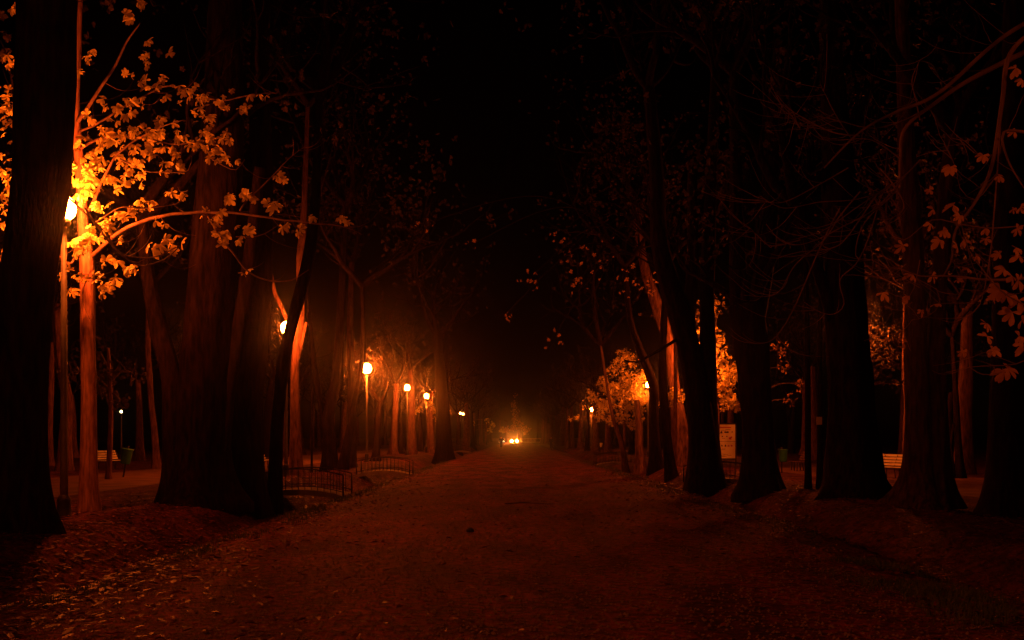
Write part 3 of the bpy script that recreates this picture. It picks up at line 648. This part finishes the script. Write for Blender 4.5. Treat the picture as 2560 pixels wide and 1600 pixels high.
# ------------------------------------------------------------------ avenue trees farther on
protos = []
rng = random.Random(77)
for i in range(5):
    t = thing('avenue_tree', 'x', 'tree')
    H = rng.uniform(5.5, 7.5); r = rng.uniform(.34, .5); ln = rng.uniform(-.5, .5)
    mb = trunk_mb([Vector((0, 0, -.4)), Vector((ln * .2, 0, H * .3)), Vector((ln * .5, .1, H * .65)), Vector((ln, 0, H))], [r, r * .8, r * .68, r * .5], 0, rng, 18, .5, .09, .25)
    mb.build('trunk', M['bark_old_shaded'] if i % 2 else M['bark_mid'], t, off=(0, 0, 0))
    for nm, me in zip(('branches', 'crown'), CR[i % 4]): link(nm, me, t, (ln, 0, H))
    protos.append(t)
used = set()
def plant(i, x, y, sc, label, group):
    z = zg(x, y) if abs(x) < 12 else 0
    if i not in used:
        used.add(i); o = protos[i]; o.location = (x, y, z); o.scale = (sc,) * 3; o.rotation_euler.z = rng.uniform(0, 6); o['label'] = label; o['group'] = group; return o
    return dup(protos[i], (x, y, z), rng.uniform(0, 6), label, sc, group)
def pX(px, y): return (px - VX) / F * y
hand = [(984, 92, .95, 'first straight trunk right of the brightest lamp'), (1030, 94, 1.15, 'broad reddish trunk below the fourth left lamp'), (1052, 112, .8, 'narrow dark trunk below the fifth left lamp'),
        (1076, 111, .95, 'lit reddish trunk right of the fifth left lamp'), (1111, 74, 1.35, 'very wide black trunk closing the left row'), (1146, 110, .7, 'far trunk beside the bright rail'),
        (1164, 128, .9, 'far trunk with its top lit by the small lamp pair'), (1182, 150, .8, 'far dark trunk under the single small lamp'), (940, 66, .6, 'dim trunk behind the second little bridge'), (1002, 97, .7, 'dim trunk left of the fourth lamp')]
for k, (px, y, sc, lb) in enumerate(hand): plant((0, 2, 1, 4, 3, 1, 4, 3, 1, 3)[k], pX(px, y), y, sc, lb, None)
y = 96; lab = 'indistinct dark trunk far down the left tree row'
while y < 300:
    if y > 155: plant(rng.randrange(5), -7.6 + rng.uniform(-.6, .6), y, rng.uniform(.7, 1), lab, 'far trees of the left row')
    y += rng.uniform(7, 12)
for k, (px, y, sc, lb) in enumerate([(1450, 118, .8, 'dark trunk left of the smallest right lamp'), (1468, 108, .6, 'slim lit trunk right under the smallest right lamp'), (1490, 100, .8, 'dark trunk right of the smallest right lamp'),
                                     (1520, 88, .7, 'dark trunk between the right lamp and curved slim trunk'), (1580, 92, .7, 'dim trunk behind the glowing foliage'), (1416, 140, .8, 'far dark trunk at the right of the standing figure')]):
    plant((k + 2) % 5, pX(px, y), y, sc, lb, None)
y = 150
while y < 300:
    plant(rng.randrange(5), 7.9 + rng.uniform(-.6, .6), y, rng.uniform(.7, 1), 'indistinct dark trunk far down the right tree row', 'far trees of the right row')
    y += rng.uniform(7, 12)
for s, nm in ((-1, 'left'), (1, 'right')):
    for row in range(3):
        y = 24 + row * 3 + (8 if s > 0 else 12)
        while y < 210:
            x = s * (20.5 + row * 6 + rng.uniform(-1.5, 1.5))
            if abs(x) < y * .56 + 3 and not (s < 0 and 46 < y < 56 and row == 0):
                plant(rng.randrange(5), x, y, rng.uniform(.6, 1.05), 'shadowy tree of the wood beyond the %s side path' % nm, 'trees beyond the %s side path' % nm)
            y += rng.uniform(5, 9) * (1 + y / 110)

# ================================================================== small bridges over the ditch
def bridge(x0, x1, Y, label, zr=.0):
    xm = (x0 + x1) / 2; t = thing('footbridge', label, 'footbridge', (xm, Y, 0), 0, 'little footbridges over the ditches', True)
    W = 1.5; n = 14; hw = abs(x1 - x0) / 2
    arc = lambda u: .02 + .17 * (1 - u * u)
    d = MB()
    for k in range(n):
        u0 = -1 + 2 * k / n; u1 = -1 + 2 * (k + 1) / n
        xa, xb = xm + hw * u0, xm + hw * u1; za, zb = arc(u0), arc(u1)
        d.add([(xa, Y - W / 2, za), (xb, Y - W / 2, zb), (xb, Y + W / 2, zb), (xa, Y + W / 2, za), (xa, Y - W / 2, za - .14), (xb, Y - W / 2, zb - .14), (xb, Y + W / 2, zb - .14), (xa, Y + W / 2, za - .14)],
              [(0, 1, 2, 3), (7, 6, 5, 4), (0, 4, 5, 1), (2, 6, 7, 3)])
    d.build('deck', M['stone'], t, sm=False)
    for s in (-1, 1):
        r = MB(); yy = Y + s * (W / 2 - .05)
        for h in (.56, .1):
            a = [Vector((xm + hw * u, yy, arc(u) + h)) for u in [-1 + 2 * k / 12 for k in range(13)]]; r.tube(a, [.018 if h > .3 else .012] * 13, 6)
        for k in range(15):
            u = -1 + 2 * k / 14; rr = .024 if k in (0, 14) else .009
            r.bar((xm + hw * u, yy, arc(u) - .02), (xm + hw * u, yy, arc(u) + .56), rr, 6)
        r.build('railing', M['metal'], t)
    return t
bridge(-7.05, -4.65, 27.6, 'iron railed arched footbridge nearest on the left ditch')
bridge(-6.75, -4.5, 43, 'second iron railed footbridge over the left ditch')
bridge(-6.9, -4.7, 105, 'far footbridge whose rail catches the light on the left')
bridge(4.5, 7.0, 57, 'iron railed footbridge under the glowing right foliage')
bridge(5.95, 8.3, 34.8, 'footbridge behind the black forked tree on the right')
# ================================================================== benches
def make_bench(label, bm='bench'):
    t = thing('park_bench', label, 'bench', group='slatted benches by the side paths')
    s = MB(); 
    for i in range(4): s.box((0, -.05 - i * .115, .44), (1.7, .1, .03))
    s.build('seat', M[bm], t, sm=False)
    b = MB()
    for i in range(4):
        z = .54 + i * .115; b.box((-.43, .03 + i * .05, z), (.83, .025, .085)); b.box((.43, .03 + i * .05, z), (.83, .025, .085))
    b.build('backrest', M[bm], t, sm=False)
    for sx in (-.7, 0, .7):
        l = MB(); l.bar((sx, -.38, 0), (sx, -.36, .42), .02); l.bar((sx, .06, 0), (sx, .0, .44), .02); l.bar((sx, -.4, .415), (sx, .03, .415), .018); l.bar((sx, .012, .42), (sx, .2, .94), .018)
        l.build('leg', M['metal'], t)
    return t
bn = make_bench('pale slatted bench lit bright beside the very thick right trunk')
bn.location = (14.75, 39, 0.0); bn.rotation_euler = (0, 0, radians(-70))
dup(bn, (-20.4, 50, 0), radians(78), 'pale slatted bench seen end on at the left, before a litter bin')
b2 = make_bench('x', 'bark_mid'); b2.location = (13.6, 47.5, 0); b2.rotation_euler = (0, 0, radians(-95)); tag(b2, 'dim slatted bench beside the green bin on the right')  # shaded copy of the pale bench, its shade put into a darker slat material
dup(bn, (-12.9, 50.5, 0), radians(86), 'bench glimpsed between the black trunk and the thin crooked trunk')
dup(bn, (9.6, 118, 0), radians(-60), 'far bench below the smallest right lamp')
# bins
def make_bin(label):
    t = thing('litter_bin', label, 'litter bin', group='green litter bins on posts')
    p = MB(); p.bar((0, .03, 0), (0, .03, 1.15), .028); p.build('post', M['metal'], t)
    b = MB(); b.lathe([(.15, .5), (.17, .54), (.2, 1.02), (.205, 1.04), (.185, 1.04), (.15, .56)], (0, -.2, 0), 16); b.build('bucket', M['bin'], t)
    r = MB(); r.lathe([(.212, 1.0), (.222, 1.0), (.222, 1.06), (.212, 1.06)], (0, -.2, 0), 16); r.build('rim', M['bin'], t)
    return t
bi = make_bin('bright green litter bin on a post behind the thick right trunk'); p = P(1955, 1118, 45); bi.location = (p.x, 45, 0)
o = dup(bi, (pX(308, 40), 40, 0), .3, 'dark green tilted litter bin right of the left bench', 1.1); o.rotation_euler = (radians(2), radians(9), .3)
# ================================================================== notice board
Yb = 56.0; xb = pX(1808, Yb)
nb = thing('notice_board', 'tall pale notice board with printed rows, beneath the right lamp', 'notice board', (xb, Yb, 0), 0)
w_ = 1.34; zt = CH + (VY - 1061) / F * Yb; zb = CH + (VY - 1146) / F * Yb
fr = MB()
for sx in (-1, 1): fr.box((sx * (w_ / 2 + .04), .02, zt / 2), (.07, .07, zt + .1))
fr.box((0, .02, zt + .035), (w_ + .01, .06, .07)); fr.box((0, .02, zb - .035), (w_ + .01, .06, .07)); fr.build('frame', M['metal'], nb, sm=False)
h2 = (zt - zb) / 2
for k in range(2):
    zc = zt - h2 * (k + .5); s = MB(); s.box((0, 0, zc), (w_ - .004, .03, h2 - .02)); sh = s.build('panel', M['board'], nb, sm=False)
    ink = MB(); rd = MB(); rg = random.Random(40 + k)
    def blot(mb_, x, z, r):
        n = 7; vs = [(x + cos(6.28 * i / n) * r * rg.uniform(.5, 1.2), -.019, z + sin(6.28 * i / n) * r * rg.uniform(.5, 1.2)) for i in range(n)]
        vs2 = [(a, -.012, c) for a, b, c in vs]; mb_.add(vs + vs2, [tuple(range(n)), tuple(range(2 * n - 1, n - 1, -1))] + [(i, n + i, n + (i + 1) % n, (i + 1) % n) for i in range(n)])
    if k == 0:
        rd.box((0, -.017, zt - .17), (.85, .006, .06))
        for x in (-.1, .12, .26): blot(ink, x, zt - .43, .075)
        blot(ink, .5, zt - .42, .04)
        for x in (-.32, -.05, .2): blot(ink, x, zt - .68, .045)
        blot(rd, .38, zc - h2 * .33, .09); blot(rd, .46, zc - h2 * .26, .07); blot(ink, -.5, zt - .35, .035)
    else:
        for x in (-.3, -.08, .12, .3, .47): blot(ink if x < .2 else rd, x, zt - h2 - .24, .06)
        for x in (-.5, -.38): blot(ink, x, zt - h2 - .5, .05)
    for q in range(9): 
        zz = zc + h2 * rg.uniform(-.4, .25); ink.box((rg.uniform(-.4, .35), -.0165, zz), (rg.uniform(.12, .3), .005, .014))
    ink.build('print', M['ink'], sh, off=(0, 0, 0), sm=False)
    if rd.v: rd.build('red_print', M['redink'], sh, off=(0, 0, 0), sm=False)
# ================================================================== people
def person(label, loc, rz, stride, coat='coat'):
    t = thing('person', label, 'person', loc, rz)
    def skin(name, V, E, R, m, parent, sub=2, root=0):
        me = bpy.data.meshes.new(name); me.from_pydata(V, E, []); me.materials.append(M[m])
        o = link(name, me, parent); md = o.modifiers.new('skin', 'SKIN'); sv = me.skin_vertices[0].data
        for i, r in enumerate(R): sv[i].radius = (r, r) if not isinstance(r, tuple) else r
        sv[root].use_root = True; md.use_smooth_shade = True
        ss = o.modifiers.new('sub', 'SUBSURF'); ss.levels = 1; ss.render_levels = sub; return o
    s = stride
    V = [(0, 0, .95), (0, 0, 1.15), (0, 0, 1.38), (0, -.01, 1.5), (0, -.02, 1.60), (0, -.03, 1.70),
         (-.09, 0, .9), (-.1, -s * .5, .5), (-.1, -s * .85 + .06, .1), (-.1, -s * .85 - .1, .04),
         (.09, 0, .9), (.1, s * .35, .5), (.1, s + .06, .14), (.1, s - .08, .04),
         (-.19, 0, 1.40), (-.24, s * .3, 1.14), (-.24, s * .3 - .12, .92), (-.24, s * .3 - .16, .83),
         (.19, 0, 1.40), (.24, -s * .3, 1.14), (.24, -s * .4 - .1, .92), (.24, -s * .4 - .14, .83)]
    E = [(0, 1), (1, 2), (2, 3), (3, 4), (4, 5), (0, 6), (6, 7), (7, 8), (8, 9), (0, 10), (10, 11), (11, 12), (12, 13), (2, 14), (14, 15), (15, 16), (16, 17), (2, 18), (18, 19), (19, 20), (20, 21)]
    R = [(.14, .11), (.14, .1), (.16, .1), .055, .085, .07, .085, .062, .04, .035, .085, .062, .04, .035, .05, .04, .03, .035, .05, .04, .03, .035]
    skin('body', V, E, R, 'skin', t)
    skin('coat', [(0, 0, .82), (0, 0, 1.05), (0, 0, 1.25), (0, 0, 1.42), V[14], V[15], V[16], V[18], V[19], V[20]], [(0, 1), (1, 2), (2, 3), (3, 4), (4, 5), (5, 6), (3, 7), (7, 8), (8, 9)],
         [(.2, .15), (.17, .13), (.18, .13), (.14, .11), .075, .062, .05, .075, .062, .05], coat, t)
    skin('trousers', [V[0], V[6], V[7], V[8], V[10], V[11], V[12]], [(0, 1), (1, 2), (2, 3), (0, 4), (4, 5), (5, 6)], [.15, .1, .078, .058, .1, .078, .058], 'jeans', t)
    h = MB(); pr = [(max(.01, .105 * sin(pi * i / 10)), -.115 * cos(pi * i / 10)) for i in range(4, 11)]; h.lathe(pr, (0, .0, 1.67), 14); h.build('hair', M['hair'], t)
    for a, b in ((8, 9), (12, 13)):
        q = MB(); c = (Vector(V[a]) + Vector(V[b])) / 2; q.box((c.x, c.y - .02, .045), (.1, .28, .085), taper=.8); q.build('shoe', M['boot'], t)
    return t
Yp = 140; person('person in a dark coat walking down the avenue, left of the car', (pX(1253, Yp), Yp, zg(pX(1253, Yp), Yp)), .1, .28)
Yp = 128; person('dim figure standing at the right path edge near the far lamps', (pX(1378, Yp), Yp, zg(pX(1378, Yp), Yp)), -.4, .08)
# ================================================================== cars
def make_car(label, paint, hm, hr):
    t = thing('parked_car', label, 'car')
    def loft(secs):
        mb = MB(); n = len(secs[0]); vs = [p for s_ in secs for p in s_]
        fs = [(i * n + j, i * n + (j + 1) % n, (i + 1) * n + (j + 1) % n, (i + 1) * n + j) for i in range(len(secs) - 1) for j in range(n)]
        fs += [tuple(range(n - 1, -1, -1)), tuple(range((len(secs) - 1) * n, len(secs) * n))]; mb.add(vs, fs); return mb
    def sec(y, hw, z0, z1): return [(-hw * .92, y, z0), (hw * .92, y, z0), (hw, y, (z0 + z1) / 2), (hw * .9, y, z1), (-hw * .9, y, z1), (-hw, y, (z0 + z1) / 2)]
    loft([sec(-2.1, .74, .3, .62), sec(-1.95, .84, .22, .78), sec(-1.0, .87, .2, .92), sec(.9, .87, .2, .96), sec(1.9, .84, .24, .95), sec(2.1, .76, .34, .82)]).build('body', M[paint], t, off=(0, 0, 0), sm=False)
    loft([sec(-1.0, .78, .9, .93), sec(-.35, .7, .9, 1.4), sec(.9, .7, .9, 1.42), sec(1.75, .72, .93, 1.0)]).build('windows', M['glass'], t, off=(0, 0, 0), sm=False)
    r = MB(); r.box((0, .3, 1.43), (1.22, 1.25, .04)); r.build('roof', M[paint], t, sm=False)
    for sx in (-1, 1):
        for y in (-1.3, 1.3):
            wv = MB(); wv.tube([Vector((sx * .72, y, .32)), Vector((sx * .9, y, .32))], [.32, .32], 18); wh = wv.build('wheel', M['tyre'], t)
            rv = MB(); rv.tube([Vector((sx * .88, y, .32)), Vector((sx * .915, y, .32))], [.2, .18], 14); rv.build('rim', M['rim'], wh, off=(0, 0, 0))
        hv = MB(); hv.tube([Vector((sx * .62, -2.02, .66)), Vector((sx * .62, -2.16, .66))], [hr, hr], 16); hv.build('headlight', M[hm], t)
    return t
cr = make_car('car facing the viewer with dazzling headlights at the avenue end', 'car', 'head', .27); Yc = 245
p = P(1286, 1091, Yc); cr.location = (p.x, Yc, 0)
c2 = make_car('far car with two small pale headlights behind the walking person', 'car_pale', 'headwhite', .08); c2.location = (pX(1254, 240), 240, 0); c2.scale = (.8, .8, .9)
# far low wall and house at the end
fw = MB(); 
for i in range(26): fw.box((2 + i * .42, 290, .75), (.08, .08, .9))
fw.box((7.2, 290, .15), (11.2, .3, .3)); fw.box((7.2, 290, 1.25), (11.2, .2, .12)); tag(fw.build('balustrade', M['wall'], sm=False), 'low pale balustrade across the end of the avenue, right of the car', 'balustrade')
for k in range(16):
    plant(rng.randrange(5), -30 + k * 4 + rng.uniform(-1.5, 1.5), rng.uniform(312, 345), rng.uniform(.9, 1.3), 'tree of the dark wood closing the avenue', 'trees closing the avenue')
# small things on the path
fb = MB(); a, r = catmull([P(1262, 1267, 23), P(1300, 1264, 23.3), P(1340, 1264, 23.3), P(1378, 1265, 23.1)], [.012, .02, .024, .014], .1)
a = [Vector((q.x, q.y, zg(q.x, q.y) + .03 + .006 * sin(q.x * 9))) for q in a]; fb.tube(a, r, 8); tag(fb.build('fallen_branch', M['twig']), 'thin straight fallen branch lying across the middle of the path', 'branch')
st = MB(); st.lathe([(.03, 0), (.07, .015), (.065, .05), (.03, .075)], (0, 0, 0), 9); o = st.build('stone', M['rock']); q = P(1175, 1337, 4000 / 244); o.location = (q.x, q.y, zg(q.x, q.y)); tag(o, 'small dark stone lying alone on the path', 'stone')

# ================================================================== haze
hz = MB(); hz.box((0, 150, 14), (700, 460, 32)); o = hz.build('haze', None, sm=False) if False else None
me = bpy.data.meshes.new('haze'); v = [(x, y, z) for x in (-300, 300) for y in (-50, 420) for z in (-2, 26)]
me.from_pydata(v, [], [(0, 1, 3, 2), (4, 6, 7, 5), (0, 4, 5, 1), (2, 3, 7, 6), (0, 2, 6, 4), (1, 5, 7, 3)])
m = bpy.data.materials.new('night haze'); m.use_nodes = True; N = m.node_tree.nodes; N.remove(N['Principled BSDF'])
pv = N.new('ShaderNodeVolumePrincipled'); pv.inputs['Color'].default_value = (.9, .9, .8, 1); pv.inputs['Density'].default_value = HAZE; pv.inputs['Anisotropy'].default_value = .975
m.node_tree.links.new(pv.outputs[0], N['Material Output'].inputs['Volume']); me.materials.append(m)
o = link('haze', me); tag(o, 'thin night haze over the whole avenue', 'haze', kind='stuff')
for o in C.objects:
    if '_o' in o: del o['_o']
